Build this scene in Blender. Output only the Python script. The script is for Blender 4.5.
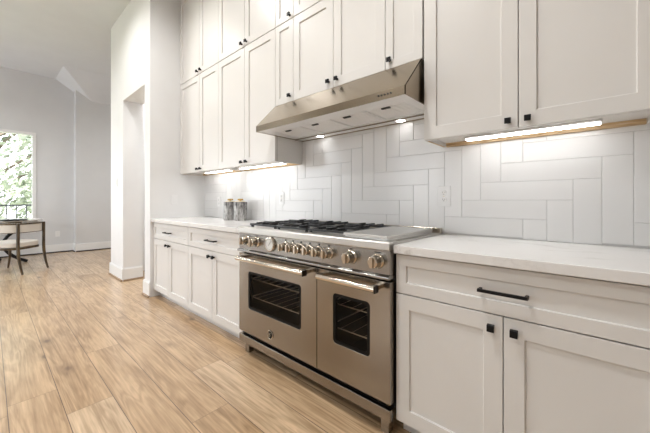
import bpy, bmesh, math, random
from mathutils import Vector, Matrix

SC = bpy.context.scene
COL = SC.collection
for o in list(bpy.data.objects):
    bpy.data.objects.remove(o, do_unlink=True)

# ------------------------------------------------------------------ camera
CAM_LOC = (0.0, -1.9065, 1.1207)
cd = bpy.data.cameras.new('camera'); cam = bpy.data.objects.new('camera', cd); COL.objects.link(cam)
cam.location = CAM_LOC
cam.rotation_euler = (math.radians(90), 0, math.radians(41.7595))
cd.sensor_width = 36.0
cd.lens = 36.0 * 300.293 / 650.0
cd.shift_y = -15.58 / 650.0
cd.clip_start = 0.02
SC.camera = cam

# ------------------------------------------------------------------ world, sun, exposure
W = bpy.data.worlds.new('sky'); SC.world = W; W.use_nodes = True
wn = W.node_tree.nodes; wl = W.node_tree.links
bg = wn['Background']
sky = wn.new('ShaderNodeTexSky'); sky.sky_type = 'HOSEK_WILKIE'; sky.turbidity = 6.0; sky.ground_albedo = 0.45
sky.sun_direction = Vector((0.55, 0.25, 0.8)).normalized()
hs = wn.new('ShaderNodeHueSaturation'); hs.inputs['Saturation'].default_value = 0.22
wl.new(sky.outputs[0], hs.inputs['Color']); wl.new(hs.outputs[0], bg.inputs['Color'])
bg.inputs['Strength'].default_value = 20.0
sd = bpy.data.lights.new('sun', 'SUN'); sd.energy = 13.0; sd.angle = 0.02; sd.color = (1, .96, .9)
sun = bpy.data.objects.new('sun', sd); COL.objects.link(sun)
sun.rotation_euler = Vector((-0.55, -0.25, -0.8)).to_track_quat('-Z', 'Y').to_euler()
vs = SC.view_settings
vs.view_transform = 'Standard'; vs.look = 'None'; vs.gamma = 1.0; vs.use_curve_mapping = False
vs.exposure = 0.45
CAN_W = 24.0          # each unseen ceiling lamp
STRIP_E = 8.5         # under-cabinet strips
HOODLAMP_E = 9.0     # lamps in the hood

# ------------------------------------------------------------------ materials
def mat(name, col, rough=0.5, metal=0.0, spec=0.5, coat=0.0):
    m = bpy.data.materials.new(name); m.use_nodes = True
    b = m.node_tree.nodes['Principled BSDF']
    b.inputs['Base Color'].default_value = (*col, 1)
    b.inputs['Roughness'].default_value = rough
    b.inputs['Metallic'].default_value = metal
    b.inputs['Specular IOR Level'].default_value = spec
    b.inputs['Coat Weight'].default_value = coat
    return m
class NT:
    def __init__(s, m):
        s.t = m.node_tree; s.n = s.t.nodes; s.l = s.t.links; s.b = s.n['Principled BSDF']
    def new(s, typ, **kw):
        n = s.n.new(typ)
        for k, v in kw.items(): setattr(n, k, v)
        return n
    def link(s, a, b): s.l.new(a, b)
    def put(s, sock, v):
        if hasattr(v, 'is_output'): s.l.new(v, sock)
        else: sock.default_value = v
    def math(s, op, a, b=0.0, c=None):
        n = s.new('ShaderNodeMath', operation=op); s.put(n.inputs[0], a); s.put(n.inputs[1], b)
        if c is not None: s.put(n.inputs[2], c)
        return n.outputs[0]
    def coord(s, scale=(1, 1, 1)):
        tc = s.new('ShaderNodeTexCoord'); mp = s.new('ShaderNodeMapping'); mp.inputs['Scale'].default_value = scale
        s.link(tc.outputs['Object'], mp.inputs['Vector']); return mp.outputs[0]
    def noise(s, vec, scale=5.0, detail=3.0, rough=0.5, dist=0.0):
        n = s.new('ShaderNodeTexNoise'); s.put(n.inputs['Vector'], vec)
        n.inputs['Scale'].default_value = scale; n.inputs['Detail'].default_value = detail
        n.inputs['Roughness'].default_value = rough; n.inputs['Distortion'].default_value = dist
        return n.outputs['Fac']
    def ramp(s, fac, stops):
        r = s.new('ShaderNodeValToRGB'); e = r.color_ramp.elements
        while len(e) < len(stops): e.new(0.5)
        for el, (p, c) in zip(e, stops): el.position = p; el.color = (*c, 1) if len(c) == 3 else c
        s.put(r.inputs[0], fac); return r.outputs[0]
    def mix(s, fac, a, b, typ='MIX'):
        n = s.new('ShaderNodeMix', data_type='RGBA', blend_type=typ)
        s.put(n.inputs[0], fac)
        for i, v in ((6, a), (7, b)):
            if hasattr(v, 'is_output'): s.l.new(v, n.inputs[i])
            else: n.inputs[i].default_value = (*v, 1)
        return n.outputs[2]
    def bump(s, h, strength=0.1, dist=0.01):
        n = s.new('ShaderNodeBump'); n.inputs['Strength'].default_value = strength; n.inputs['Distance'].default_value = dist
        s.link(h, n.inputs['Height']); s.link(n.outputs[0], s.b.inputs['Normal'])

def painted(name, col, rough, bump=0.02, var=0.02):
    m = mat(name, col, rough); t = NT(m)
    n = t.noise(t.coord(), 3.0, 4.0)
    c = t.ramp(n, [(0.3, tuple(x * (1 - var) for x in col)), (0.7, tuple(min(1, x * (1 + var)) for x in col))])
    t.link(c, t.b.inputs['Base Color'])
    t.bump(t.noise(t.coord(), 180.0, 2.0), bump, 0.002)
    return m

M = {}
M['wall'] = painted('wall_paint', (.80, .80, .80), .55)
M['wall_far'] = painted('wall_paint_dimmed', (.68, .685, .695), .6)  # same wall paint, darkened to stand in for dimmer living-room light
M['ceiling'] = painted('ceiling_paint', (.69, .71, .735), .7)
M['trim'] = painted('trim_paint', (.83, .83, .825), .35)
M['cab'] = painted('cabinet_paint', (.74, .725, .70), .36, .015, .012)
M['gap_shade'] = mat('cabinet_gap_shade', (.16, .14, .12), .8)  # dark sheet colour standing in for shade in the door gaps
M['black'] = mat('matte_black_metal', (.008, .008, .0085), .38, 0, .22)
M['rawwood'] = mat('raw_plywood', (.55, .37, .2), .6)
t = NT(M['rawwood']); t.link(t.ramp(t.noise(t.coord((3, 40, 40)), 4, 4), [(.3, (.42, .26, .12)), (.55, (.62, .44, .25)), (.75, (.72, .58, .40))]), t.b.inputs['Base Color'])
M['shoe'] = mat('shoe_moulding_wood', (.36, .25, .16), .5)
M['plastic'] = mat('white_plastic', (.82, .82, .82), .3)
M['slot'] = mat('dark_slot', (.05, .05, .05), .6)

def steel(name, col, rough, axis, bump=0.0, ani=0.0):
    m = mat(name, col, rough, 1.0); t = NT(m)
    t.b.inputs['Anisotropic'].default_value = ani
    return m
M['panel'] = steel('brushed_panel_steel', (.36, .35, .335), .24, 0)
M['steel'] = steel('brushed_steel', (.31, .275, .23), .22, 0, .015)
M['steel_top'] = steel('brushed_steel_top', (.60, .585, .56), .34, 0, .015)
M['steel_pol'] = mat('polished_steel', (.66, .59, .50), .16, 1.0)
M['steel_hood'] = steel('brushed_hood_steel', (.35, .29, .215), .22, 0, .015)
M['filter'] = mat('filter_steel', (.88, .88, .88), .4, .15)
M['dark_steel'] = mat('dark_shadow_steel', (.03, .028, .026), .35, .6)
M['iron'] = mat('cast_iron', (.014, .014, .015), .3)
M['enamel'] = mat('oven_enamel', (.008, .007, .006), .4, 0, .1)
M['rack'] = mat('rack_wire', (.75, .72, .66), .4, .4)
M['dial'] = mat('dial_white', (.78, .78, .76), .3)
M['dark_reflection'] = mat('dark_reflection_cap', (.03, .022, .016), .25, .3)  # dark reflection on the oven handle's right end, put into the colour
# smoked oven glass
m = mat('oven_glass', (.01, .009, .008), .03); t = NT(m)
tr = t.new('ShaderNodeBsdfTransparent'); tr.inputs[0].default_value = (.9, .84, .76, 1)
mx = t.new('ShaderNodeMixShader'); mx.inputs[0].default_value = .16
out = [n for n in t.n if n.type == 'OUTPUT_MATERIAL'][0]
t.link(tr.outputs[0], mx.inputs[1]); t.link(t.b.outputs[0], mx.inputs[2]); t.link(mx.outputs[0], out.inputs[0])
M['oven_glass'] = m
# window glass
m = mat('window_glass', (1, 1, 1), .0); t = NT(m)
tr = t.new('ShaderNodeBsdfTransparent'); tr.inputs[0].default_value = (.96, .97, .97, 1)
gl = t.new('ShaderNodeBsdfGlossy'); gl.inputs['Roughness'].default_value = .0
fr = t.new('ShaderNodeFresnel'); fr.inputs[0].default_value = 1.3
mx = t.new('ShaderNodeMixShader'); t.link(fr.outputs[0], mx.inputs[0])
out = [n for n in t.n if n.type == 'OUTPUT_MATERIAL'][0]
t.link(tr.outputs[0], mx.inputs[1]); t.link(gl.outputs[0], mx.inputs[2]); t.link(mx.outputs[0], out.inputs[0])
M['glass'] = m
def emit(name, col, s):
    m = mat(name, (.9, .9, .9), .4); b = m.node_tree.nodes['Principled BSDF']
    b.inputs['Emission Color'].default_value = (*col, 1); b.inputs['Emission Strength'].default_value = s
    return m
M['strip'] = emit('led_diffuser', (1, .985, .96), STRIP_E)
M['hoodlamp'] = emit('hood_lamp_glow', (1, .99, .97), HOODLAMP_E)
M['can'] = emit('downlight_glow', (1, .98, .95), 12.0)

# tile
m = mat('white_tile', (.80, .80, .80), .18); t = NT(m)
oi = t.new('ShaderNodeNewGeometry')
n = t.math('MULTIPLY_ADD', oi.outputs['Random Per Island'], .05, .775)
cc = t.new('ShaderNodeCombineColor')
for i in range(3): t.link(n, cc.inputs[i])
t.link(cc.outputs[0], t.b.inputs['Base Color'])
t.bump(t.noise(t.coord((6, 1, 30)), 3.0, 3.0), .05, .004)
M['tile'] = m
M['grout'] = mat('grey_grout', (.63, .625, .62), .8)

# quartz
m = mat('white_quartz', (.8, .79, .77), .16); t = NT(m)
v = t.coord((1, 2.2, 1)); n1 = t.noise(v, 1.6, 6, .6, 1.2); n2 = t.noise(v, 3.0, 5, .55, .6)
ve = t.math('ABSOLUTE', t.math('SUBTRACT', n1, .5))
vein = t.ramp(ve, [(0.0, (1, 1, 1)), (.018, (.25, .25, .25)), (.05, (0, 0, 0))])
msk = t.math('MULTIPLY', vein, t.ramp(n2, [(.5, (0, 0, 0)), (.68, (.75, .75, .75))]))
t.link(t.mix(msk, (.80, .79, .775), (.50, .475, .44)), t.b.inputs['Base Color'])
M['quartz'] = m

# canister stone
m = mat('grey_streaked_marble', (.5, .5, .5), .4); t = NT(m)
n1 = t.noise(t.coord((38, 38, 7)), 1.0, 6, .65, .8)
n2 = t.noise(t.coord((90, 90, 25)), 1.0, 4, .6, .4)
s_ = t.math('ADD', t.math('MULTIPLY', n1, .7), t.math('MULTIPLY', n2, .3))
t.link(t.ramp(s_, [(.38, (.035, .034, .034)), (.47, (.16, .155, .15)), (.55, (.36, .35, .34)), (.64, (.62, .61, .6))]), t.b.inputs['Base Color'])
M['stone'] = m
M['gold'] = mat('brushed_brass', (.55, .37, .13), .3, 1.0)
M['gold_rim'] = mat('pale_brass_rim', (.86, .76, .55), .35, .6)

# oak plank floor
PW, PL, PY0 = .205, 1.9, -1.84
m = mat('oak_planks', (.5, .36, .24), .3); t = NT(m)
tc = t.new('ShaderNodeTexCoord'); sx = t.new('ShaderNodeSeparateXYZ'); t.link(tc.outputs['Object'], sx.inputs[0])
X, Y = sx.outputs[0], sx.outputs[1]
r = t.math('DIVIDE', t.math('SUBTRACT', Y, PY0), PW); row = t.math('FLOOR', r); fr_ = t.math('FRACT', r)
wn1 = t.new('ShaderNodeTexWhiteNoise', noise_dimensions='1D'); t.link(row, wn1.inputs['W'])
xs = t.math('ADD', t.math('DIVIDE', X, PL), t.math('MULTIPLY', wn1.outputs['Value'], 7.3)); pid = t.math('FLOOR', xs); fx = t.math('FRACT', xs)
cid = t.new('ShaderNodeCombineXYZ'); t.link(row, cid.inputs[0]); t.link(pid, cid.inputs[1])
wn2 = t.new('ShaderNodeTexWhiteNoise', noise_dimensions='2D'); t.link(cid.outputs[0], wn2.inputs['Vector'])
rnd = wn2.outputs['Value']
def vec(x, y, z):
    c = t.new('ShaderNodeCombineXYZ')
    for i, v in enumerate((x, y, z)): t.put(c.inputs[i], v)
    return c.outputs[0]
off = t.math('MULTIPLY', rnd, 37.0)
gv = vec(t.math('MULTIPLY', X, .9), t.math('MULTIPLY', Y, 9.0), off)
big = t.noise(gv, 1.3, 3, .5, 1.0)
cath = t.math('SINE', t.math('MULTIPLY', big, 34.0))
fine = t.noise(vec(t.math('MULTIPLY', X, 3.0), t.math('MULTIPLY', Y, 75.0), off), 1.0, 3, .6)
mott = t.noise(vec(t.math('MULTIPLY', X, 1.1), t.math('MULTIPLY', Y, 5.0), off), 1.5, 4, .6)
kn = t.new('ShaderNodeTexVoronoi'); kn.inputs['Scale'].default_value = 1.0
t.link(vec(t.math('MULTIPLY', X, 1.7), t.math('MULTIPLY', Y, 3.4), off), kn.inputs['Vector'])
knot = t.ramp(kn.outputs['Distance'], [(.04, (1, 1, 1)), (.09, (.4, .4, .4)), (.2, (0, 0, 0))])
base = t.ramp(rnd, [(0.0, (.42, .268, .143)), (.35, (.52, .35, .20)), (.7, (.465, .303, .166)), (1.0, (.58, .415, .26))])
g = t.math('ADD', t.math('MULTIPLY', cath, .115), t.math('ADD', t.math('MULTIPLY', t.math('SUBTRACT', fine, .5), .95), t.math('MULTIPLY', t.math('SUBTRACT', mott, .5), 1.05)))
gf = t.math('ADD', g, 1.0)
gc = t.new('ShaderNodeCombineColor')
t.link(gf, gc.inputs[0]); t.link(t.math('MULTIPLY_ADD', g, 1.15, 1.0), gc.inputs[1]); t.link(t.math('MULTIPLY_ADD', g, 1.35, 1.0), gc.inputs[2])
col = t.mix(1.0, base, gc.outputs[0], 'MULTIPLY')
col = t.mix(t.math('MULTIPLY', knot, .9), col, (.14, .075, .035))
ey = t.math('MINIMUM', fr_, t.math('SUBTRACT', 1.0, fr_))
ex = t.math('MULTIPLY', t.math('MINIMUM', fx, t.math('SUBTRACT', 1.0, fx)), PL / PW)
seamy = t.math('LESS_THAN', ey, .009); seamx = t.math('LESS_THAN', ex, .008)
seam = t.math('MAXIMUM', seamy, t.math('MULTIPLY', seamx, .6))
col = t.mix(t.math('MULTIPLY', seam, .92), col, (.10, .06, .035))
t.link(col, t.b.inputs['Base Color'])
t.b.inputs['Roughness'].default_value = .32
t.b.inputs['Coat Weight'].default_value = .8; t.b.inputs['Coat Roughness'].default_value = .265
M['floor'] = m

M['fabric'] = painted('cream_fabric', (.66, .62, .56), .9, .2, .05)
M['walnut'] = mat('brown_bronze_wood', (.07, .045, .02), .3)
t = NT(M['walnut']); t.link(t.ramp(t.noise(t.coord((8, 8, 2)), 3, 4), [(.35, (.035, .022, .010)), (.65, (.12, .078, .035))]), t.b.inputs['Base Color'])
M['tabletop'] = mat('pale_marble_top', (.72, .71, .69), .15)
M['bark'] = mat('bark', (.16, .13, .10), .9)
m = mat('leaf_green', (.22, .30, .14), .6); t = NT(m)
g_ = t.new('ShaderNodeNewGeometry'); t.link(t.ramp(g_.outputs['Random Per Island'], [(0, (.24, .28, .20)), (1, (.46, .49, .40))]), t.b.inputs['Base Color'])
M['leaf'] = m
M['lawn'] = painted('lawn', (.30, .34, .2), .9, .3, .2)
M['deck'] = painted('deck_boards', (.5, .48, .45), .7)
M['rail'] = mat('dark_iron_rail', (.07, .07, .075), .5)
M['hedge_wood'] = mat('fence_boards', (.42, .33, .25), .8)

# ------------------------------------------------------------------ mesh helpers
class MB:
    def __init__(s): s.bm = bmesh.new(); s.smooth = False
    def box(s, x0, x1, y0, y1, z0, z1):
        vs_ = [s.bm.verts.new(p) for p in ((x0,y0,z0),(x1,y0,z0),(x1,y1,z0),(x0,y1,z0),(x0,y0,z1),(x1,y0,z1),(x1,y1,z1),(x0,y1,z1))]
        for f in ((3,2,1,0),(4,5,6,7),(0,1,5,4),(1,2,6,5),(2,3,7,6),(3,0,4,7)): s.bm.faces.new([vs_[i] for i in f])
        return s
    def cyl(s, p, q, r, r2=None, n=20):
        p, q = Vector(p), Vector(q); r2 = r if r2 is None else r2
        d = (q - p).normalized(); a = d.orthogonal().normalized(); b = d.cross(a)
        A = [s.bm.verts.new(p + (a*math.cos(2*math.pi*i/n) + b*math.sin(2*math.pi*i/n))*r) for i in range(n)]
        B = [s.bm.verts.new(q + (a*math.cos(2*math.pi*i/n) + b*math.sin(2*math.pi*i/n))*r2) for i in range(n)]
        for i in range(n): s.bm.faces.new((A[i], A[(i+1)%n], B[(i+1)%n], B[i]))
        s.bm.faces.new(A[::-1]); s.bm.faces.new(B); s.smooth = True
        return s
    def lathe(s, c, prof, n=32, axis='Z'):
        c = Vector(c); rings = []
        for r, h in prof:
            ring = []
            for i in range(n):
                a = 2*math.pi*i/n; u, v = r*math.cos(a), r*math.sin(a)
                p = Vector((u, v, h)) if axis == 'Z' else Vector((u, -h, v))
                ring.append(s.bm.verts.new(c + p))
            rings.append(ring)
        for k in range(len(rings)-1):
            for i in range(n): s.bm.faces.new((rings[k][i], rings[k][(i+1)%n], rings[k+1][(i+1)%n], rings[k+1][i]))
        s.bm.faces.new(rings[0][::-1]); s.bm.faces.new(rings[-1]); s.smooth = True
        return s
    def tube(s, pts, r, n=10, flat=None):
        pts = [Vector(p) for p in pts]; rs = r if isinstance(r, (list, tuple)) else [r]*len(pts)
        rings = []; prev = None
        for i, p in enumerate(pts):
            d = (pts[min(i+1, len(pts)-1)] - pts[max(i-1, 0)]).normalized()
            a = prev - d*prev.dot(d) if prev is not None else d.orthogonal()
            a.normalize(); prev = a; b = d.cross(a)
            rings.append([s.bm.verts.new(p + (a*math.cos(2*math.pi*k/n) + b*math.sin(2*math.pi*k/n))*rs[i]) for k in range(n)])
        for k in range(len(rings)-1):
            for i in range(n): s.bm.faces.new((rings[k][i], rings[k][(i+1)%n], rings[k+1][(i+1)%n], rings[k+1][i]))
        s.bm.faces.new(rings[0][::-1]); s.bm.faces.new(rings[-1]); s.smooth = True
        return s
    def prism(s, poly, axis, a0, a1):
        """poly: 2D points; axis 0 -> (y,z) extruded along x; 1 -> (x,z) along y; 2 -> (x,y) along z"""
        def P(u, v, a): return {0: (a, u, v), 1: (u, a, v), 2: (u, v, a)}[axis]
        A = [s.bm.verts.new(P(u, v, a0)) for u, v in poly]; B = [s.bm.verts.new(P(u, v, a1)) for u, v in poly]
        n = len(poly)
        for i in range(n): s.bm.faces.new((A[i], A[(i+1)%n], B[(i+1)%n], B[i]))
        s.bm.faces.new(A[::-1]); s.bm.faces.new(B)
        return s
    def faces(s, vs_, fs):
        V = [s.bm.verts.new(v) for v in vs_]
        for f in fs: s.bm.faces.new([V[i] for i in f])
        return s
    def slab_hole(s, x0, x1, z0, z1, hx0, hx1, hz0, hz1, y0, y1, rad=.0, n=6):
        """plate in the xz plane, y0 (front) to y1, with a round-cornered opening"""
        inner = []
        for cx, cz, a0 in ((hx1-rad, hz1-rad, 0), (hx0+rad, hz1-rad, 90), (hx0+rad, hz0+rad, 180), (hx1-rad, hz0+rad, 270)):
            for k in range(n+1):
                a = math.radians(a0 + 90*k/n); inner.append((cx+rad*math.cos(a), cz+rad*math.sin(a)))
        outer = [(x1, z1), (x0, z1), (x0, z0), (x1, z0)]
        IF = [s.bm.verts.new((u, y0, v)) for u, v in inner]; IB = [s.bm.verts.new((u, y1, v)) for u, v in inner]
        OF = [s.bm.verts.new((u, y0, v)) for u, v in outer]; OB = [s.bm.verts.new((u, y1, v)) for u, v in outer]
        N = len(inner); q = n+1
        for I, O in ((IF, OF), (IB, OB)):
            for c in range(4):
                for k in range(n): s.bm.faces.new((O[c], I[c*q+k], I[c*q+k+1]))
                d = (c+1) % 4
                s.bm.faces.new((O[c], I[c*q+n], I[d*q], O[d]))
        for i in range(N): s.bm.faces.new((IF[i], IF[(i+1)%N], IB[(i+1)%N], IB[i]))
        for i in range(4): s.bm.faces.new((OF[i], OB[i], OB[(i+1)%4], OF[(i+1)%4]))
        return s
    def build(s, name, m, parent=None, bevel=0.0, seg=2, label=None, origin=None):
        bmesh.ops.recalc_face_normals(s.bm, faces=s.bm.faces)
        base = Vector(parent['_w']) if parent is not None and '_w' in parent else Vector((0, 0, 0))
        me = bpy.data.meshes.new(name)
        o = bpy.data.objects.new(name, me); COL.objects.link(o)
        if parent is not None: o.parent = parent
        org = Vector(origin) if origin is not None else base
        bmesh.ops.translate(s.bm, verts=s.bm.verts, vec=-org)
        o.location = org - base
        if s.smooth:
            for f in s.bm.faces: f.smooth = True
        s.bm.to_mesh(me); s.bm.free()
        if s.smooth:
            me.set_sharp_from_angle(angle=math.radians(35))
        if isinstance(m, (list, tuple)):
            for x in m: me.materials.append(x)
        else: me.materials.append(m)
        if bevel:
            b = o.modifiers.new('bevel', 'BEVEL'); b.width = bevel; b.segments = seg; b.limit_method = 'ANGLE'; b.angle_limit = math.radians(40)
        if label: o['label'] = label
        o['_w'] = tuple(org)
        return o

def tag(o, label, cat, group=None):
    o['label'] = label; o['category'] = cat
    if group: o['group'] = group
    return o
def thing(name, loc, label, cat, group=None):
    o = bpy.data.objects.new(name, None); COL.objects.link(o); o.location = loc; o.empty_display_size = .1
    o['_w'] = tuple(loc)
    return tag(o, label, cat, group)
def struct(o):
    o['kind'] = 'structure'; return o

# ------------------------------------------------------------------ setting
XS = -3.847          # face of the short side wall beside the cabinets
YW = -.655           # face of the wall with the opening
CE = 3.77            # ceiling height
XF, XF2 = -8.71, -8.48
XR, YFR, YB = 3.3, -5.2, 3.2

struct(MB().box(XF-.15, XR+.15, YFR-.15, YB+.15, -.12, 0).build('floor', M['floor']))
c = MB().box(-7.74, XR+.15, YFR-.15, YB+.15, CE, CE+.12).box(XF-.15, -7.74, YFR-.15, -.93, CE, CE+.12)
# hipped corner of the living-room ceiling
P1, P2, P3 = (XF, -.94, CE), (XF, -.163, 3.253), (-7.74, -.93, CE)
P2b = (XF, YB, 3.198); P4 = (-7.74, YB, CE)
c.faces([P1, P2, P3, P2b, P4], [(0, 1, 2), (2, 1, 3, 4)])
c.faces([(XF-.15, -.94, CE+.12), (XF-.15, YB+.15, CE+.12), (-7.74, YB+.15, CE+.12), (-7.74, -.94, CE+.12)], [(0, 1, 2, 3)])
struct(c.build('ceiling', M['ceiling']))
# tiled wall, side wall, wall with the opening
struct(MB().box(XS, XR, .009, .16, 0, CE).build('wall_back', M['wall']))
w = MB()
w.box(-4.03, XS, YW, .16, 0, CE)                      # short wall beside the cabinets
w.box(-4.03, -3.9, .16, YB, 0, CE)
w.box(-4.9, -4.03, YW, -.41, 2.525, CE)               # header
w.box(-5.53, -4.9, YW, -.41, 0, CE)                   # pier
w.box(-5.53, -5.38, -.41, YB, 0, CE)
struct(w.build('wall_left', M['wall']))
struct(MB().box(-5.38, -4.03, 1.0, 1.12, 0, CE).build('wall_hall', M['wall']))
# living-room wall with window
WY0, WY1, WZ0, WZ1 = -3.1, -1.246, .45, 2.544
w = MB()
w.box(XF-.15, XF, YFR, -5.05, 0, CE).box(XF-.15, XF, -3.3, WY0, 0, CE).box(XF-.15, XF, -5.05, -3.3, 0, WZ0).box(XF-.15, XF, -5.05, -3.3, WZ1, CE).box(XF-.15, XF, WY1, YB, 0, CE).box(XF-.15, XF, WY0, WY1, 0, WZ0).box(XF-.15, XF, WY0, WY1, WZ1, CE)
w.box(XF, XF2, -.63, YB, 0, 3.6)
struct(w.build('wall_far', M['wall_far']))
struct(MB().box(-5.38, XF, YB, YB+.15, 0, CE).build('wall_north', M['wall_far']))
struct(MB().box(XR, XR+.15, YFR, .16, 0, CE).build('wall_right', M['wall']))
# wall behind the viewer: unseen windows, invented to let daylight in
fw = [(-8.35, -5.75, .06, 3.1), (-3.9, -2.5, .9, 2.5)]
w = MB(); xs = [XF-.15]
for a, b, _, _ in fw: xs += [a, b]
xs.append(XR+.15)
for i in range(0, len(xs), 2): w.box(xs[i], xs[i+1], YFR-.15, YFR, 0, CE)
for a, b, c0, c1 in fw: w.box(a, b, YFR-.15, YFR, 0, c0).box(a, b, YFR-.15, YFR, c1, CE)
struct(w.build('wall_front', M['wall_far']))

def window(n, axis, a0, a1, z0, z1, face, depth, muntin=None):
    f = MB(); T = .055
    def bx(u0, u1, w0, w1, d0, d1):
        if axis == 'x': f.box(d0, d1, u0, u1, w0, w1)
        else: f.box(u0, u1, d0, d1, w0, w1)
    lo, hi = sorted((face, face + depth))
    lo += .02; hi += .012 if depth < 0 else 0
    bx(a0, a0+T, z0, z1, lo, hi); bx(a1-T, a1, z0, z1, lo, hi); bx(a0+T, a1-T, z0, z0+T, lo, hi); bx(a0+T, a1-T, z1-T, z1, lo, hi)
    mid = (a0+a1)/2
    bx(mid-.03, mid+.03, z0+T, z1-T, lo+.03, hi-.03)
    o = struct(f.build('window_%d' % n, M['trim']))
    g = MB(); c_ = (lo+hi)/2
    if axis == 'x': g.box(c_-.004, c_+.004, a0+T, a1-T, z0+T, z1-T)
    else: g.box(a0+T, a1-T, c_-.004, c_+.004, z0+T, z1-T)
    g.build('pane', M['glass'], o)
    return o
window(1, 'x', WY0, WY1, WZ0, WZ1, XF, -.14)
for i, (a, b, c0, c1) in enumerate(fw): window(2+i, 'y', a, b, c0, c1, YFR, -.14)
window(4, 'x', -5.05, -3.3, WZ0, WZ1, XF, -.14)  # unseen far window, added for more daylight
# light portals in the window openings help the sky get in cleanly
def portal(loc, rot, sx_, sy_):
    l = bpy.data.lights.new('portal', 'AREA'); l.shape = 'RECTANGLE'; l.size = sx_; l.size_y = sy_; l.energy = 1
    l.cycles.is_portal = True
    o = bpy.data.objects.new('portal', l); COL.objects.link(o); o.location = loc; o.rotation_euler = rot
for a, b, c0, c1 in fw: portal(((a+b)/2, YFR-.16, (c0+c1)/2), (math.radians(90), 0, 0), b-a, c1-c0)
portal((XF-.16, -4.175, (WZ0+WZ1)/2), (math.radians(90), 0, math.radians(-90)), 1.75, WZ1-WZ0)
portal((XF-.16, (WY0+WY1)/2, (WZ0+WZ1)/2), (math.radians(90), 0, math.radians(-90)), WY1-WY0, WZ1-WZ0)

# baseboards with wooden shoe moulding
def bbase(name, segs, shoe=True, m=None):
    b = MB(); s_ = MB()
    for (x0, x1, y0, y1, dx, dy) in segs:       # wall face line + outward direction
        t1, t2 = .016, .032
        def bx(mb, T, z0, z1):
            xa, xb = sorted((x0, x1)); ya, yb = sorted((y0, y1))
            if dx: xa, xb = sorted((x0, x0+dx*T))
            if dy: ya, yb = sorted((y0, y0+dy*T))
            mb.box(xa, xb, ya, yb, z0, z1)
        bx(b, t1, 0, .165); bx(b, t1*.6, .165, .178); bx(s_, t2, 0, .022)
    o = struct(b.build(name, M['trim'], bevel=.003)); s_.build('shoe_moulding', m or M['shoe'], o, bevel=.006, label='brown wood shoe moulding')
    return o
bbase('baseboard_left', [(-5.53, -4.884, YW, YW, 0, -1), (-4.9, -4.9, YW, -.41, 1, 0), (-5.53, -5.53, YW-.016, YB, -1, 0), (-4.046, XS+.014, YW, YW, 0, -1), (-4.03, -4.03, YW, -.41, -1, 0)])
M['shoe_dark'] = mat('dark_shoe', (.05, .045, .042), .6)
bbase('baseboard_far', [(XF, XF, YFR, -.63, 1, 0), (XF, XF2+.016, -.63, -.63, 0, -1), (XF2, XF2, -.63, YB, 1, 0)], m=M['shoe_dark'])

# ------------------------------------------------------------------ unseen recessed ceiling lamps, most invented to light the room
cans = [(-4.35, -1.35), (-3.05, -1.25), (-1.1, -1.6), (-2.75, -3.6), (-.2, -3.6), (-4.7, .35), (-6.5, -2.2), (-6.5, -4.0), (-6.9, 1.2)]
where = ['over the wall with the opening', 'over the far end of the aisle', 'over the range', 'over the far side of the room', 'behind the viewer', 'in the hall behind the opening', 'in the living room nearer the window', 'in the living room by the glass doors', 'in the living room behind the pier']
for (x, y), w_ in zip(cans, where):
    r_ = thing('unseen_recessed_light', (x, y, CE), 'unseen round white recessed ceiling lamp ' + w_, 'ceiling lamp', 'recessed ceiling lamps')
    MB().lathe((x, y, CE), [(.055, -.001), (.085, -.001), (.085, -.008), (.075, -.012), (.058, -.006)]).build('trim_ring', M['plastic'], r_)
    MB().cyl((x, y, CE-.002), (x, y, CE-.005), .055).build('lens', M['can'], r_)
    l = bpy.data.lights.new('unseen_can_light', 'SPOT'); l.energy = CAN_W * {-3.05: 3.0, -4.35: 1.9, -1.1: 4.6}.get(x, 3.6); l.spot_size = math.radians(165); l.spot_blend = 1.0; l.shadow_soft_size = .12; l.color = (1, .985, .965)
    lo = bpy.data.objects.new('unseen_can_light', l); COL.objects.link(lo); lo.location = (x, y, CE-.08)

# ------------------------------------------------------------------ tiled backsplash
GX, GZ, TW, TH = -.696, 1.024, .1038, .1015
X0, X1, Z0, Z1 = XS, 1.13, .914, 1.70
tile = MB(); grout = MB()
grout.box(X0, X1, .0035, .0082, Z0, Z1)
rects = []
for col_i in range(-40, 30):
    for k in range(-4, 5):
        b0 = col_i + 8*k
        rects.append((col_i, col_i+1, b0, b0+4))
for j in range(-12, 14):
    for k in range(-8, 6):
        a0 = j + 1 + 8*k
        rects.append((a0, a0+4, j, j+1))
def rrect(mb, x0, x1, z0, z1, y0, y1, b):
    vs_ = [(x0,y1,z0),(x1,y1,z0),(x1,y1,z1),(x0,y1,z1),(x0,y0+b,z0),(x1,y0+b,z0),(x1,y0+b,z1),(x0,y0+b,z1),(x0+b,y0,z0+b),(x1-b,y0,z0+b),(x1-b,y0,z1-b),(x0+b,y0,z1-b)]
    fs = [(8,9,10,11)]
    for i in range(4):
        j = (i+1) % 4; fs += [(4+i, 4+j, 8+j, 8+i), (i, j, 4+j, 4+i)]
    mb.faces(vs_, fs)
for a0, a1, b0, b1 in rects:
    x0, x1 = GX+a0*TW, GX+a1*TW; z0, z1 = GZ+b0*TH, GZ+b1*TH
    g = .0008
    x0, x1, z0, z1 = max(x0, X0)+g, min(x1, X1)-g, max(z0, Z0)+g*.2, min(z1, Z1)-g
    z0 += g*.8
    if x1-x0 < .008 or z1-z0 < .008: continue
    rrect(tile, x0, x1, z0, z1, 0.0, .006, .0013)
bs = thing('backsplash', ((X0+X1)/2, 0, Z0), 'white glossy tile backsplash laid in a stepped herringbone between counter and wall cabinets', 'backsplash')
tile.build('tiles', M['tile'], bs); grout.build('grout', M['grout'], bs)

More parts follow.
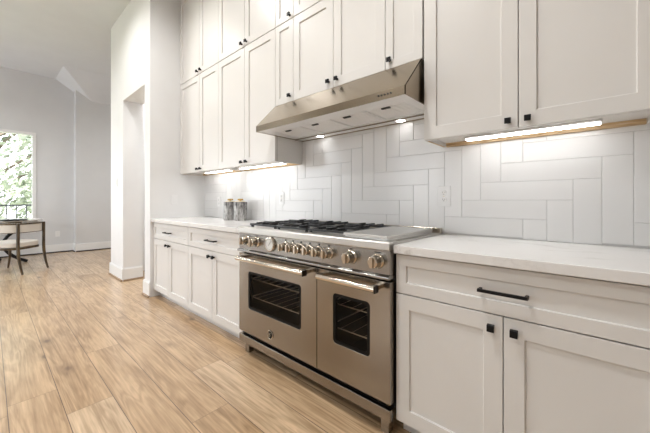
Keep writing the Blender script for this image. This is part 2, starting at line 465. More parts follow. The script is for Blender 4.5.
# ------------------------------------------------------------------ cabinets
CABL = []
def door_mesh(x0, x1, z0, z1, yf, th=.02, st=.066, rec=.009):
    mb = MB(); sl = .0015
    o = [(x0, z0), (x1, z0), (x1, z1), (x0, z1)]
    i = [(x0+st, z0+st), (x1-st, z0+st), (x1-st, z1-st), (x0+st, z1-st)]
    i2 = [(x0+st+sl, z0+st+sl), (x1-st-sl, z0+st+sl), (x1-st-sl, z1-st-sl), (x0+st+sl, z1-st-sl)]
    vs_ = [(x, yf+th, z) for x, z in o] + [(x, yf, z) for x, z in o] + [(x, yf, z) for x, z in i] + [(x, yf+rec, z) for x, z in i2]
    fs = [(3, 2, 1, 0), (12, 13, 14, 15)]
    for k in range(4):
        j = (k+1) % 4
        fs += [(k, j, 4+j, 4+k), (4+k, 4+j, 8+j, 8+k), (8+k, 8+j, 12+j, 12+k)]
    return mb.faces(vs_, fs)
def knob(parent, x, z, yf):
    k = MB().box(x-.007, x+.007, yf-.018, yf, z-.008, z+.006)
    k.prism([(yf-.029, z+.013), (yf-.014, z+.015), (yf-.014, z+.009), (yf-.022, z-.013), (yf-.029, z-.013)], 0, x-.0125, x+.0125)
    return k.build('knob', M['black'], parent, bevel=.0015, label='black square knob', origin=(x, yf, z))
def bar_pull(parent, x, z, yf, L=.165):
    h = L/2; mb = MB()
    mb.box(x-h, x+h, yf-.036, yf-.024, z-.006, z+.006)
    for s in (-1, 1):
        xa = x + s*(h-.006)
        mb.box(xa-.006, xa+.006, yf-.026, yf, z-.006, z+.006)
    return mb.build('handle', M['black'], parent, bevel=.002, label='black bar handle', origin=(x, yf, z))
G = .0018
def doors(root, splits, z0, z1, yf, knob_z, singles=None, st=.066):
    """splits: door edges; knobs sit on the meeting stiles of each pair"""
    n = len(splits)-1
    for k in range(n):
        a, b = splits[k]+G, splits[k+1]-G
        d = door_mesh(a, b, z0, z1, yf, st=st).build('door', M['cab'], root, bevel=.001, seg=1, origin=((a+b)/2, yf, z0))
        if n == 1: kx = b-.033 if singles == 'R' else a+.033
        else: kx = b-.036 if k % 2 == 0 else a+.036
        knob(d, kx, knob_z, yf)

YD = -.62       # base door face
def base_unit(x0, x1, mid, label):
    r_ = thing('base_cabinet', ((x0+x1)/2, -.3, 0), label, 'cabinet', 'white base cabinets')
    MB().box(x0+.0005, x1-.0005, YD+.022, 0, .085, .8755).build('carcass', M['cab'], r_)
    MB().box(x0+.001, x1-.001, -.545, -.06, 0, .085).build('toe_kick', M['cab'], r_)
    MB().box(x0+.001, x1-.001, YD+.0205, YD+.022, .087, .872).build('gap_shade_sheet', M['gap_shade'], r_, label='dark sheet painted as gap shade behind the doors')
    d = door_mesh(x0+G, x1-G, .689, .868, YD, st=.05).build('drawer', M['cab'], r_, bevel=.001, seg=1, origin=((x0+x1)/2, YD, .689))
    bar_pull(d, mid, .777, YD)
    doors(r_, [x0, mid, x1], .086, .684, YD, .638)
    return r_
base_unit(XS+.001, -2.928, -3.40, 'white base cabinet by the side wall at the far end of the counter')
base_unit(-2.926, -1.982, -2.456, 'white base cabinet touching the left side of the steel range')
base_unit(-.698, .195, -.252, 'large white base cabinet in the foreground to the right of the steel range')

def counter(x0, x1, label):
    o = MB().box(x0, x1, -.648, 0, .876, .914).build('countertop', M['quartz'], None, bevel=.003, origin=((x0+x1)/2, -.324, .876))
    return tag(o, label, 'countertop')
counter(XS+.001, -1.980, 'white quartz countertop left of the range with two canisters on it')
counter(-.696, 1.12, 'white quartz countertop right of the range in the foreground')

YU = -.315
def upper_unit(x0, x1, z0, z1, splits, knob_z, label, single=None, under=True, st=.066, grp='white wall cabinets'):
    r_ = thing('wall_cabinet', ((x0+x1)/2, -.15, z0), label, 'cabinet', grp)
    mb = MB()
    if under:      # open recess under the floor panel, with a raw back edge
        mb.box(x0+.0005, x1-.0005, YU+.022, 0, z0+.022, z1)
        mb.box(x0+.0005, x0+.018, YU+.022, -.004, z0, z0+.022).box(x1-.018, x1-.0005, YU+.022, -.004, z0, z0+.022)
        mb.box(x0+.018, x1-.018, YU+.022, YU+.04, z0, z0+.022)
        mb.build('carcass', M['cab'], r_)
        MB().box(x0+.019, x1-.019, -.03, -.003, z0, z0+.0215).build('back_rail', M['rawwood'], r_, label='bare wood rail under the cabinet')
        MB().box(x0+.004, x0+.015, YU+.04, -.035, z0-.0015, z0).build('edge_strip', M['rawwood'], r_, label='bare wood lower edge of the side panel')
    else:
        mb.box(x0+.0005, x1-.0005, YU+.022, 0, z0, z1).build('carcass', M['cab'], r_)
    MB().box(x0+.001, x1-.001, YU+.0205, YU+.022, z0+.002, z1-.002).build('gap_shade_sheet', M['gap_shade'], r_, label='dark sheet painted as gap shade behind the doors')
    doors(r_, splits, z0+.001, z1-.002, YU, knob_z, single, st)
    return r_
ZU, ZS, ZT = 1.4535, 2.562, 3.60
XA, XB, XC = XS+.001, -2.91, -1.977
upper_unit(XA, XB, ZU, ZS, [XA, -3.33, XB], 1.485, 'tall white wall cabinet in the far corner by the side wall, lower row')
upper_unit(XB, XC, ZU, ZS, [XB, -2.43, XC], 1.485, 'tall white wall cabinet just left of the hood, lower row')
upper_unit(XA, XB, ZS+.004, ZT, [XA, -3.33, XB], 2.597, 'white top-row wall cabinet in the far corner near the ceiling', under=False)
upper_unit(XB, XC, ZS+.004, ZT, [XB, -2.43, XC], 2.597, 'white top-row wall cabinet above the tall cabinet left of the hood', under=False)
ZH = 1.908
XD, XE, XG, XH = XC+.001, -1.756, -.935, -.700
upper_unit(XD, XE, ZH, ZS, [XD, XE], 1.953, 'narrow white single-door cabinet above the left end of the hood', 'R', False, .05)
upper_unit(XE, XG, ZH, ZS, [XE, -1.345, XG], 1.955, 'white two-door wall cabinet directly above the middle of the hood', None, False)
upper_unit(XG, XH, ZH, ZS, [XG, XH], 1.955, 'narrow white single-door cabinet above the right end of the hood', 'L', False, .05)
upper_unit(XD, XE, ZS+.004, ZT, [XD, XE], 2.592, 'narrow white top-row cabinet high above the left end of the hood', 'R', False, .05)
upper_unit(XE, XG, ZS+.004, ZT, [XE, -1.345, XG], 2.597, 'wide white top-row cabinet high above the middle of the hood', None, False)
upper_unit(XH+.006, .19, ZU, ZS, [XH+.006, -.252, .19], 1.485, 'large white wall cabinet in the foreground right of the hood, over the near counter')
# painted filler between the top row and the ceiling
struct(MB().box(XA, .19, YU+.02, .009, ZT, CE).build('trim_1', M['cab']))

# ------------------------------------------------------------------ lamps under the cabinets
def strip_light(x0, x1, y0, y1, zt, label):
    r_ = thing('under_cabinet_light', ((x0+x1)/2, (y0+y1)/2, zt), label, 'light', 'under-cabinet strip lights')
    h = MB().box(x0, x1, y0, y1, zt-.012, zt)
    h.box(x0, x0+.006, y0, y1, zt-.019, zt-.012).box(x1-.006, x1, y0, y1, zt-.019, zt-.012)
    h.build('housing', M['plastic'], r_, bevel=.002)
    MB().box(x0+.006, x1-.006, y0+.006, y1-.006, zt-.020, zt-.0125).build('diffuser', M['strip'], r_, label='glowing white diffuser')
strip_light(-.53, .03, -.155, -.105, ZU+.022, 'white strip light lit under the foreground wall cabinet')
strip_light(-3.55, -2.98, -.145, -.095, ZU+.022, 'white strip light lit under the far corner wall cabinet')
strip_light(-2.80, -2.08, -.145, -.095, ZU+.022, 'white strip light lit under the wall cabinet left of the hood')

# ------------------------------------------------------------------ range hood
hx0, hx1 = -1.974, -.706
hood = thing('range_hood', ((hx0+hx1)/2, -.25, 1.66), 'wide stainless steel range hood with sloped front under the cabinets', 'range hood')
yt, yl = -.318, -.508
zl0, zl1 = 1.661, 1.706
inset = .0
mb = MB()
# canopy shell: sloped front and short ends, thin walls open below
outerf = [(0.0, zl0), (yl, zl0), (yl, zl1), (yt, ZH-.002), (0.0, ZH-.002)]
def ring(d):
    return [(hx0+d, 0), (hx0+d, 0)]
th = .004
mb.prism([(yl, zl0), (yl, zl1), (yl+th, zl1-.001), (yl+th, zl0)], 0, hx0, hx1)
mb.prism([(yl, zl1), (yt, ZH-.002), (yt+th*1.3, ZH-.004), (yl+th, zl1-.001)], 0, hx0, hx1)
endp = [(0.0, zl0), (yl, zl0), (yl, zl1), (yt, ZH-.002), (0.0, ZH-.002)]
mb.prism(endp, 0, hx0, hx0+th); mb.prism(endp, 0, hx1-th, hx1)
mb.prism([(yt, ZH-.006), (0, ZH-.006), (0, ZH-.002), (yt, ZH-.002)], 0, hx0, hx1)
mb.prism([(-.004, zl0), (0, zl0), (0, ZH-.006), (-.004, ZH-.006)], 0, hx0, hx1)
mb.build('canopy', M['steel_hood'], hood)
# underside frame
un = MB()
fy0, fy1 = -.40, -.10
un.box(hx0+th, hx1-th, yl+th, fy0, zl0+.004, zl0+.008)
un.box(hx0+th, hx1-th, fy1, -.004, zl0+.002, zl0+.006)
un.box(hx0+th, hx0+.06, fy0, fy1, zl0+.004, zl0+.008).box(hx1-.06, hx1-th, fy0, fy1, zl0+.004, zl0+.008)
un.build('underside', M['filter'], hood)
MB().box(hx0+th, hx1-th, -.100, -.094, zl0-.004, zl0+.004).box(hx0+th, hx1-th, -.012, -.004, zl0-.004, zl0+.003).build('rear_lip', M['steel_hood'], hood)
fx0, fx1 = hx0+.06, hx1-.06; fwid = (fx1-fx0)/4
for k in range(4):
    a, b = fx0+k*fwid+.002, fx0+(k+1)*fwid-.002
    f = MB()
    f.box(a, b, fy0+.002, fy1-.002, zl0+.012, zl0+.016)
    for q in (0, 1):
        f.box(a+q*(b-a-.012), a+q*(b-a-.012)+.012, fy0+.002, fy1-.002, zl0+.004, zl0+.012)
        yy = fy0+.002+q*(fy1-fy0-.016)
        f.box(a+.012, b-.012, yy, yy+.012, zl0+.004, zl0+.012)
    n_ = 9
    for q in range(n_):
        ya = fy0+.03+q*(fy1-fy0-.06)/n_
        f.box(a+.02, b-.02, ya, ya+.014, zl0+.009, zl0+.012)
    fo = f.build('grease_filter', M['filter'], hood, origin=((a+b)/2, (fy0+fy1)/2, zl0))
    MB().box((a+b)/2-.028, (a+b)/2+.028, fy0+.04, fy0+.058, zl0+.001, zl0+.009).build('filter_pull', M['slot'], fo, bevel=.002, label='dark recessed filter pull')
for x in (-1.70, -.965):
    lm = MB().lathe((x, -.062, zl0+.002), [(.030, .0), (.036, 0), (.036, -.004), (.029, -.004)]).build('lamp', M['steel_pol'], hood, origin=(x, -.062, zl0))
    MB().cyl((x, -.062, zl0-.0005), (x, -.062, zl0-.003), .029).build('lamp_glow', M['hoodlamp'], lm, label='lit round lamp lens')
for k in range(5):
    x = -.862+k*.0185
    MB().cyl((x, yl, 1.685), (x, yl-.003, 1.685), .005, n=12).build('button', M['slot'], hood, label='small dark button', origin=(x, yl, 1.685))

# ------------------------------------------------------------------ the range
rx0, rx1, ry = -1.974, -.703, -.66
RG = thing('gas_range', ((rx0+rx1)/2, -.33, 0), 'wide stainless steel double-oven gas range with black grates and a griddle', 'range')
b = MB()
b.box(rx0, rx0+.012, ry+.045, -.005, .14, .905).box(rx1-.012, rx1, ry+.045, -.005, .14, .905)
b.box(rx0+.012, rx1-.012, -.02, -.005, .14, .905).box(rx0+.012, rx1-.012, ry+.045, -.02, .14, .16)
b.box(rx0+.012, rx1-.012, ry+.045, -.02, .745, .905).box(-1.185, -1.167, ry+.045, -.02, .16, .745)
b.build('body', M['dark_steel'], RG)
# cooktop plate with bullnose
ct = MB()
ct.box(rx0, rx1, ry+.03, -.012, .905, .921)
ct.build('cooktop', M['steel_top'], RG, bevel=.003)
bn = MB()
prof = [(ry+.045, .887), (ry-.006, .887), (ry-.010, .890), (ry-.010, .922), (ry-.005, .928), (ry+.05, .930), (ry+.07, .925), (ry+.07, .9211), (ry+.045, .9211)]
bn.prism(prof, 0, rx0, rx1-.002).build('bullnose', M['steel_top'], RG, bevel=.002)
# control panel
MB().box(rx0+.002, rx1-.002, ry, ry+.045, .771, .887).build('control_panel', M['panel'], RG, bevel=.002)
MB().prism([(ry+.03, .771), (ry-.004, .771), (ry-.018, .764), (ry-.018, .752), (ry+.03, .752)], 0, rx0+.002, rx1-.002).build('drip_ledge', M['panel'], RG, bevel=.002)
YP = ry
def rknob(x, z, R_, L):
    k = MB()
    k.lathe((x, YP, z), [(R_*1.25, 0), (R_*1.25, .004), (R_*1.1, .008), (R_*.98, .010), (R_*.92, L), (R_*.80, L+.003)], 28, 'Y')
    k.box(x-R_*.28, x+R_*.28, YP-L-.014, YP-L, z-R_*.86, z+R_*.86)
    o = k.build('knob', M['steel_pol'], RG, bevel=.0012, origin=(x, YP, z))
    return o
kn_big = [(-1.867, .836), (-1.752, .834), (-.931, .832), (-.773, .832)]
kn_small = [(-1.444, .834), (-1.375, .834), (-1.303, .834), (-1.23, .834), (-1.156, .834), (-1.082, .834)]
for x, z in kn_big: rknob(x, z, .0295, .050)
for x, z in kn_small: rknob(x, z, .0255, .047)
for x, _ in kn_small: MB().cyl((x, YP, .8735), (x, YP-.001, .8735), .0065, n=14).build('burner_mark', M['slot'], RG, label='small dark burner symbol', origin=(x, YP, .8735))
for x, w_ in ((-1.867, .014), (-1.752, .014), (-.931, .018), (-.773, .034)):
    MB().box(x-w_/2, x+w_/2, YP-.001, YP, .871, .876).build('knob_mark', M['slot'], RG, label='small dark printed mark', origin=(x, YP, .8735))
dx = -1.595
dl = MB().lathe((dx, YP, .834), [(.047, 0), (.050, .010), (.047, .016), (.042, .017), (.041, .012)], 40, 'Y').build('thermometer', M['steel_pol'], RG, origin=(dx, YP, .834))
MB().cyl((dx, YP-.0121, .834), (dx, YP-.013, .834), .041, n=40).build('dial_face', M['dial'], dl, label='white dial face')
tk = MB()
for k in range(24):
    a = 2*math.pi*k/24; c_, s_ = math.cos(a), math.sin(a)
    tk.tube([(dx+.032*c_, YP-.0133, .834+.032*s_), (dx+.037*c_, YP-.0133, .834+.037*s_)], .0009, 4)
tk.tube([(dx-.006, YP-.0145, .826), (dx+.02, YP-.0145, .857)], .0012, 6)
tk.build('dial_hand', M['slot'], dl)
# ovens
def oven(x0, x1, hx0_, hx1_, hz0, hz1):
    d = MB().slab_hole(x0, x1, .165, .738, hx0_, hx1_, hz0, hz1, ry, ry+.04, .022).build('oven_door', M['steel'], RG, bevel=.0015, origin=((x0+x1)/2, ry, .165))
    MB().slab_hole(hx0_+.0006, hx1_-.0006, hz0+.0006, hz1-.0006, hx0_+.017, hx1_-.017, hz0+.017, hz1-.017, ry+.0015, ry+.02, .016).build('window_border', M['enamel'], d, label='black border of the oven window')
    MB().box(hx0_+.0172, hx1_-.0172, ry+.004, ry+.008, hz0+.0172, hz1-.0172).build('oven_window', M['oven_glass'], d, label='dark oven window glass')
    h0, h1 = x0+.055, x1-.045
    hb = MB().tube([(h0, ry-.058, .711), (h1, ry-.058, .711)], .0155, 20)
    for xa in (h0+.004, h1-.016):
        hb.prism([(ry, .722), (ry-.05, .727), (ry-.058, .7235), (ry-.058, .6985), (ry-.045, .700), (ry, .703)], 0, xa-.010, xa+.014)
    ho = hb.build('handle', M['steel_pol'], d, bevel=.0015, origin=((h0+h1)/2, ry-.05, .711))
    MB().box(h1-.0018, h1+.006, ry-.074, ry-.038, .694, .728).build('reflection_cap', M['dark_reflection'], ho, bevel=.002, label='square handle end, darkened as a reflection')
    # cavity
    cv = MB(); cx0, cx1 = max(x0, rx0+.012)+.012, min(x1, rx1-.012)-.012
    cy = -.10
    cv.box(cx0, cx0+.006, ry+.046, cy, .2, .70).box(cx1-.006, cx1, ry+.046, cy, .2, .70).box(cx0, cx1, cy, cy+.006, .2, .70)
    cv.box(cx0, cx1, ry+.046, cy+.006, .194, .2).box(cx0, cx1, ry+.046, cy+.006, .70, .706)
    cv.build('oven_cavity', M['enamel'], RG, label='dark oven interior')
    for z in (.535, .40):
        rk = MB()
        rk.tube([(cx0+.014, ry+.075, z), (cx1-.014, ry+.075, z)], .0035, 8).tube([(cx0+.014, cy-.02, z), (cx1-.014, cy-.02, z)], .0035, 8)
        n_ = max(5, int((cx1-cx0)/.075))
        for q in range(n_+1):
            xx = cx0+.016+q*(cx1-cx0-.032)/n_
            rk.tube([(xx, ry+.075, z), (xx, cy-.02, z)], .0011, 6)
        rk.box(cx0+.005, cx0+.016, ry+.075, cy-.02, z-.008, z-.004).box(cx1-.016, cx1-.005, ry+.075, cy-.02, z-.008, z-.004)
        rk.build('oven_rack', M['rack'], RG, label='pale wire oven rack')
    return d
ld = oven(rx0+.002, -1.178, -1.855, -1.306, .345, .615)
oven(-1.174, rx1-.002, -1.055, -.818, .352, .622)
bx_ = -1.60; bz_ = .232
bd = MB().lathe((bx_, ry, bz_), [(.030, 0), (.030, .004), (.0275, .006), (.0245, .005), (.0245, .003)], 40, 'Y').build('badge', M['steel_pol'], ld, origin=(bx_, ry, bz_))
MB().cyl((bx_, ry-.0031, bz_), (bx_, ry-.0042, bz_), .0245, n=40).build('badge_disc', M['enamel'], bd, label='black disc of the round emblem')
em = MB()
em.tube([(bx_-.005+.0085*math.cos(a*math.pi/8), ry-.0048, bz_-.005+.0085*math.sin(a*math.pi/8)) for a in range(17)], .0017, 6)
em.tube([(bx_-.0135, ry-.0048, bz_-.006), (bx_-.0135, ry-.0048, bz_+.016)], .0017, 6)
em.tube([(bx_+.001, ry-.0048, bz_+.008), (bx_+.012, ry-.0048, bz_+.013)], .0014, 6)
em.build('emblem', M['steel_pol'], bd)
# kick panel and legs
MB().box(rx0+.002, rx1-.002, ry, ry+.02, .084, .138).build('kick_panel', M['steel'], RG, bevel=.002)
for x in (-1.915, -.752):
    for y in (ry+.03, -.10):
        MB().box(x-.022, x+.022, y, y+.044, 0, .084 if y < -.3 else .14).build('leg', M['steel'], RG, bevel=.002)
MB().box(rx0+.03, rx1-.03, ry+.021, -.06, .10, .139).build('lower_pan', M['dark_steel'], RG)
# low back guard
MB().box(rx0+.002, rx1-.002, -.045, -.012, .921, .952).build('back_guard', M['steel_pol'], RG, bevel=.002)
# burner well, burners and grates
MB().box(rx0+.02, -1.012, -.585, -.055, .9211, .9235).build('burner_tray', M['steel_top'], RG)
gxs = [rx0+.025, rx0+.025+.3095, rx0+.025+.619, -1.017]
def grate(x0, x1):
    g = MB(); y0, y1 = -.580, -.060; zt = .962; w2 = .0065
    def bar(xa, ya, xb, yb, z=zt, h=.016):
        if abs(xa-xb) > abs(ya-yb): g.box(min(xa, xb), max(xa, xb), ya-w2, ya+w2, z-h, z)
        else: g.box(xa-w2, xa+w2, min(ya, yb), max(ya, yb), z-h, z)
    a, b_ = x0+.008, x1-.008
    zc = .951
    for x in (a, b_): bar(x, y0, x, y1, zc, .014)
    for y in (y0, (y0+y1)/2, y1): bar(a, y, b_, y, zc, .014)
    cx = (a+b_)/2
    for yc in (y0+(y1-y0)*.25, y0+(y1-y0)*.75):
        for (dx_, dy_) in ((1, 0), (-1, 0), (0, 1), (0, -1)):
            if dx_: bar(cx+dx_*.035, yc, b_ if dx_ > 0 else a, yc)
            else: bar(cx, yc+dy_*.035, cx, yc+dy_*(y1-y0)*.25)
        for sx_ in (-1, 1):
            bar(cx+sx_*.075, yc-(y1-y0)*.24, cx+sx_*.075, yc-.05, zt); bar(cx+sx_*.075, yc+.05, cx+sx_*.075, yc+(y1-y0)*.24, zt)
    for x in (a+.01, b_-.01):
        for y in (y0+.01, (y0+y1)/2, y1-.01): g.box(x-.008, x+.008, y-.008, y+.008, .9236, .94)
    return g.build('grate', M['iron'], RG, bevel=.002, origin=(cx, (y0+y1)/2, .9236))
for k in range(3):
    grate(gxs[k], gxs[k+1])
    cx = (gxs[k]+gxs[k+1])/2
    for y in (-.45, -.19):
        r_ = .048 if (k + (y < -.3)) % 2 else .038
        bo = MB().lathe((cx, y, .9236), [(r_+.012, 0), (r_+.012, .006), (r_, .009), (r_, .012)], 28).build('burner', M['steel_top'], RG, origin=(cx, y, .9236))
        MB().lathe((cx, y, .9356), [(r_*.9, 0), (r_*.92, .005), (r_*.8, .009)], 28).build('burner_cap', M['iron'], bo, label='black burner cap')
# griddle
gr = MB().box(-1.004, -.738, -.618, -.09, .9211, .936).build('griddle', M['steel_top'], RG, bevel=.002)
MB().box(-1.006, -.736, -.632, -.085, .9362, .951).build('griddle_cover', M['steel_top'], gr, bevel=.003, label='flat steel griddle cover')

# ------------------------------------------------------------------ outlets and switches
def plate_back(x, z, w_, h_, label, cat, kind='outlet'):
    nm = 'wall_outlet' if kind == 'outlet' else 'light_switch'
    r_ = thing(nm, (x, 0, z), label, cat, 'wall outlets' if kind == 'outlet' else 'light switches')
    MB().box(x-w_/2, x+w_/2, -.006, 0, z-h_/2, z+h_/2).build('cover_plate', M['plastic'], r_, bevel=.002)
    for s in (-1, 1):
        zz = z+s*.021
        so = MB().lathe((x, -.006, zz), [(.0165, 0), (.0165, .002), (.015, .0028)], 24, 'Y').build('socket', M['plastic'], r_, origin=(x, -.006, zz))
        MB().box(x-.0075, x-.0050, -.0092, -.0086, zz-.002, zz+.007).box(x+.0050, x+.0075, -.0092, -.0086, zz-.002, zz+.006).cyl((x, -.0086, zz-.008), (x, -.0092, zz-.008), .0028, n=10).build('slots', M['slot'], so, label='dark socket slots')
    MB().cyl((x, -.006, z), (x, -.0075, z), .003, n=10).build('screw', M['steel_pol'], r_)
plate_back(-.697, 1.15, .078, .125, 'white double outlet on the tiles right of the range', 'outlet')
plate_back(-2.268, 1.146, .075, .12, 'white double outlet on the tiles left of the range', 'outlet')
plate_back(-3.46, 1.112, .075, .12, 'pale outlet on the tiles near the side wall behind the canisters', 'outlet')
def switch_x(y, z, label):
    r_ = thing('light_switch', (XS, y, z), label, 'light switch')
    MB().box(XS, XS+.006, y-.038, y+.038, z-.06, z+.06).build('cover_plate', M['plastic'], r_, bevel=.002)
    MB().prism([(y-.017, z-.033), (y+.017, z-.033), (y+.017, z+.033), (y-.017, z+.033)], 0, XS+.006, XS+.010).build('rocker', M['plastic'], r_, bevel=.001)
switch_x(-.385, 1.135, 'white rocker switch on the short side wall above the far counter')
px, pz = -5.21, 1.39
r_ = thing('light_switch', (px, YW, pz), 'white rocker switch on the wall pier beside the opening', 'light switch')
MB().box(px-.038, px+.038, YW-.006, YW, pz-.06, pz+.06).build('cover_plate', M['plastic'], r_, bevel=.002)
MB().box(px-.017, px+.017, YW-.010, YW-.006, pz-.033, pz+.033).build('rocker', M['plastic'], r_, bevel=.001)
fy, fz = -.905, .404
r_ = thing('wall_outlet', (XF, fy, fz), 'white outlet low on the far living room wall', 'outlet')
MB().box(XF, XF+.006, fy-.038, fy+.038, fz-.06, fz+.06).build('cover_plate', M['plastic'], r_, bevel=.002)
MB().box(XF+.006, XF+.008, fy-.016, fy+.016, fz-.034, fz-.008).box(XF+.006, XF+.008, fy-.016, fy+.016, fz+.008, fz+.034).build('socket', M['dial'], r_, bevel=.001)

# ------------------------------------------------------------------ canisters
def canister(x, y, label):
    z = .914; R_ = .070; Hh = .197
    r_ = thing('canister', (x, y, z), label, 'canister', 'stone canisters')
    MB().lathe((x, y, z), [(R_-.003, 0), (R_, .003), (R_, Hh-.003), (R_-.003, Hh)], 40).build('jar', M['stone'], r_)
    ld_ = MB().lathe((x, y, z+Hh), [(R_-.02, 0), (R_-.02, .006), (R_-.03, .008)], 36).build('lid', M['gold_rim'], r_, label='pale brass lid')
    MB().lathe((x, y, z+Hh+.008), [(.010, 0), (.010, .006), (.028, .008), (.031, .016), (.029, .023), (.024, .025)], 28).build('lid_knob', M['gold'], ld_, label='golden knob')
canister(-2.78, -.135, 'grey streaked stone canister with gold knob nearer the range')
canister(-2.945, -.155, 'grey streaked stone canister with gold knob further from the range')

# ------------------------------------------------------------------ dining corner
tcx, tcy = -7.86, -1.86
tb = thing('dining_table', (tcx, tcy, 0), 'round pale dining table on dark curved legs by the window', 'table')
MB().lathe((tcx, tcy, 0), [(.60, .758), (.635, .765), (.64, .775), (.635, .785), (.6, .788)], 64).build('tabletop', M['tabletop'], tb)
MB().lathe((tcx, tcy, 0), [(.55, .72), (.57, .72), (.57, .7579), (.55, .7579)], 48).build('apron', M['walnut'], tb)
for k in range(4):
    a = math.radians(78+90*k); ux, uy = math.cos(a), math.sin(a)
    pts = []
    for q in range(13):
        s = q/12.0; z = .72*(1-s)
        rr = .50 - 1.30*s*(1-s)*1.05 + (-.06)*s
        pts.append((tcx+ux*rr, tcy+uy*rr, max(z, .015)))
    MB().tube(pts, [.026]*13, 8).build('leg', M['black'], tb, origin=pts[-1])
tr_ = MB().lathe((-7.35, -1.62, .788), [(.15, 0), (.17, .004), (.175, .018), (.165, .018), (.15, .008)], 40).build('serving_tray', M['black'], None, origin=(-7.35, -1.62, .788))
tag(tr_, 'dark round tray lying on the dining table', 'tray')

def chair(P, fdir, label):
    ch = thing('dining_chair', (P[0], P[1], 0), label, 'chair')
    f = Vector((fdir[0], fdir[1], 0)).normalized(); s = Vector((-f.y, f.x, 0))
    P = Vector((P[0], P[1], 0))
    def at(a, b_, z): return P + s*a + f*b_ + Vector((0, 0, z))
    # U-shaped plan of the back and the seat: straight sides, round rear
    def path(g, front, n_=30):
        pts = [(-g, front), (-g, front*.5)]
        for k in range(n_+1):
            a = math.radians(180 + 180*k/n_); ca, sa = math.cos(a), math.sin(a)
            e = .62
            pts.append((g*math.copysign(abs(ca)**e, ca), -.27*abs(sa)**e * g/.27))
        return pts + [(g, front*.5), (g, front)]
    def plate(mb, g, z0, z1):
        pts = [at(u, v, 0) for u, v in path(g, .30)]
        return mb.prism([(p.x, p.y) for p in pts], 2, z0, z1)
    plate(MB(), .250, .372, .402).build('seat_rail', M['walnut'], ch, bevel=.006)
    plate(MB(), .243, .4025, .485).build('cushion', M['fabric'], ch, bevel=.02, seg=3, label='cream seat cushion')
    for sg in (-1, 1):
        pts = []; rs = []
        for q in range(19):
            u = q/18.0; z = .778*(1-u)
            k = .0 if z > .42 else ((.42-z)/.42)**2.0
            pts.append(at(sg*(.238+.004*k), -.243-.065*k, max(z, .004))); rs.append(.021 if z > .3 else .014+.007*(z/.3))
        MB().tube(pts, rs, 10).build('rear_leg', M['walnut'], ch, origin=pts[-1])
        pts = []; rs = []
        for q in range(19):
            u = q/18.0; z = .40*(1-u)
            k = .0 if z > .38 else ((.38-z)/.38)**2.0
            pts.append(at(sg*(.262+.07*k), .275+.09*k, max(z, .004))); rs.append(.019 if z > .3 else .012+.007*(z/.3))
        MB().tube(pts, rs, 10).build('front_leg', M['walnut'], ch, origin=pts[-1])
    def band(mb, z0, z1, g, th_):
        out = path(g, .09); inn = path(g-th_, .09)
        V = [[mb.bm.verts.new(at(o[0], o[1], z0)), mb.bm.verts.new(at(o[0], o[1], z1)), mb.bm.verts.new(at(i_[0], i_[1], z1)), mb.bm.verts.new(at(i_[0], i_[1], z0))] for o, i_ in zip(out, inn)]
        for k in range(len(V)-1):
            for i in range(4): mb.bm.faces.new((V[k][i], V[k][(i+1)%4], V[k+1][(i+1)%4], V[k+1][i]))
        mb.bm.faces.new(V[0]); mb.bm.faces.new(V[-1][::-1]); mb.smooth = True
        return mb
    band(MB(), .638, .757, .278, .030).build('back_band', M['fabric'], ch, label='cream upholstered back band')
    band(MB(), .7575, .780, .284, .040).build('top_rail', M['walnut'], ch)
    band(MB(), .628, .6375, .281, .036).build('lower_rail', M['walnut'], ch)
    return ch
chair((-6.82, -1.636), (-.66, -.75), 'curved-back dining chair with cream seat and dark sabre legs')

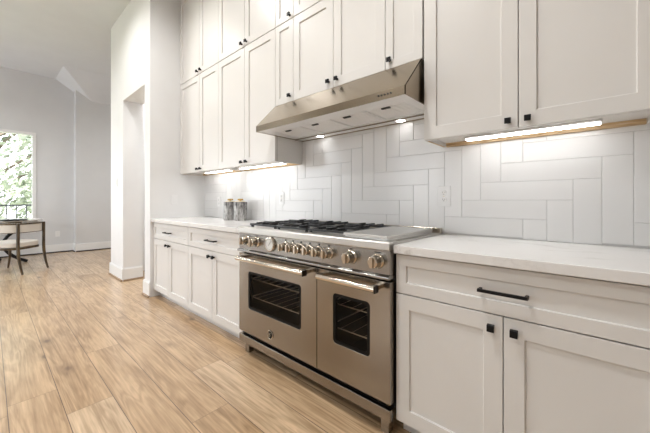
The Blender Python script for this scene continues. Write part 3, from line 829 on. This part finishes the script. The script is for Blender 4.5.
# ------------------------------------------------------------------ outside
struct(MB().box(-40, XF-.16, -30, 25, -3.2, -3.0).build('ground', M['lawn']))
struct(MB().box(-10.35, XF-.15, -5, 1.5, -.2, -.05).build('balcony_floor', M['deck']))
rl = thing('balcony_railing', (-10.2, -2, -.05), 'dark metal balcony railing outside the window', 'railing')
MB().box(-10.225, -10.175, -5, 1.5, 1.0, 1.035).build('top_rail', M['rail'], rl)
MB().box(-10.215, -10.185, -5, 1.5, .04, .07).build('bottom_rail', M['rail'], rl)
for k in range(13):
    y = -4.0+k*.5
    pass
for k in range(34):
    y = -4.6+k*.165
    MB().box(-10.21, -10.19, y-.01, y+.01, .07, 1.0).build('baluster', M['rail'], rl)
for y in (-4.95, -2.5, 0.0, 1.45): MB().box(-10.22, -10.18, y-.02, y+.02, -.05, 1.0).build('post', M['rail'], rl)
def tree(x, y, h, R_, seed, nl, label):
    rd = random.Random(seed)
    t_ = thing('tree', (x, y, -3.0), label, 'tree', 'trees beyond the window')
    tr = MB().tube([(x, y, -3), (x+.1, y, -1), (x-.05, y+.1, 1), (x, y, h*.6)], [.2, .16, .12, .05], 8)
    lf = MB()
    for k in range(14):
        a = rd.uniform(0, 6.28); z0 = rd.uniform(-.8, h*.5); L = R_*rd.uniform(.5, .95)
        tr.tube([(x, y, z0), (x+L*.5*math.cos(a), y+L*.5*math.sin(a), z0+L*.35), (x+L*math.cos(a), y+L*math.sin(a), z0+L*.5)], [.06, .04, .015], 6)
    for k in range(nl):
        while True:
            p = Vector((rd.uniform(-1, 1), rd.uniform(-1, 1), rd.uniform(-1, 1)))
            if p.length < 1: break
        # gather leaves in clumps
        cl = Vector((math.sin(p.x*7+seed), math.sin(p.y*8), math.sin(p.z*9)))*.08
        q = Vector((x, y, h*.42)) + Vector(((p.x+cl.x)*R_, (p.y+cl.y)*R_, (p.z+cl.z)*h*.52))
        n_ = Vector((rd.gauss(0, 1), rd.gauss(0, 1), rd.gauss(.3, 1))).normalized(); u = n_.orthogonal().normalized(); v = n_.cross(u)
        s_ = rd.uniform(.08, .17)
        lf.faces([q-u*s_, q+v*s_*.45, q+u*s_, q-v*s_*.45], [(0, 1, 2, 3)])
    tr.build('trunk', M['bark'], t_); lf.build('foliage', M['leaf'], t_)
tree(-14.8, -2.0, 6.4, 2.9, 3, 7500, 'leafy green tree right outside the window behind the railing')
tree(-19.5, 4.6, 7.4, 3.4, 8, 5000, 'taller leafy tree further behind the railing')
fn = thing('garden_fence', (-27, -2, -3), 'low brown fence far behind the railing', 'fence')
pb = MB()
for k in range(80): pb.box(-27.02, -27, -14+k*.3, -14+k*.3+.285, -3, -.4)
pb.build('boards', M['hedge_wood'], fn); MB().box(-27.05, -27.021, -14, 10, -.8, -.7).box(-27.05, -27.021, -14, 10, -2.4, -2.3).build('rails', M['hedge_wood'], fn)
for o in bpy.data.objects:
    if '_w' in o: del o['_w']
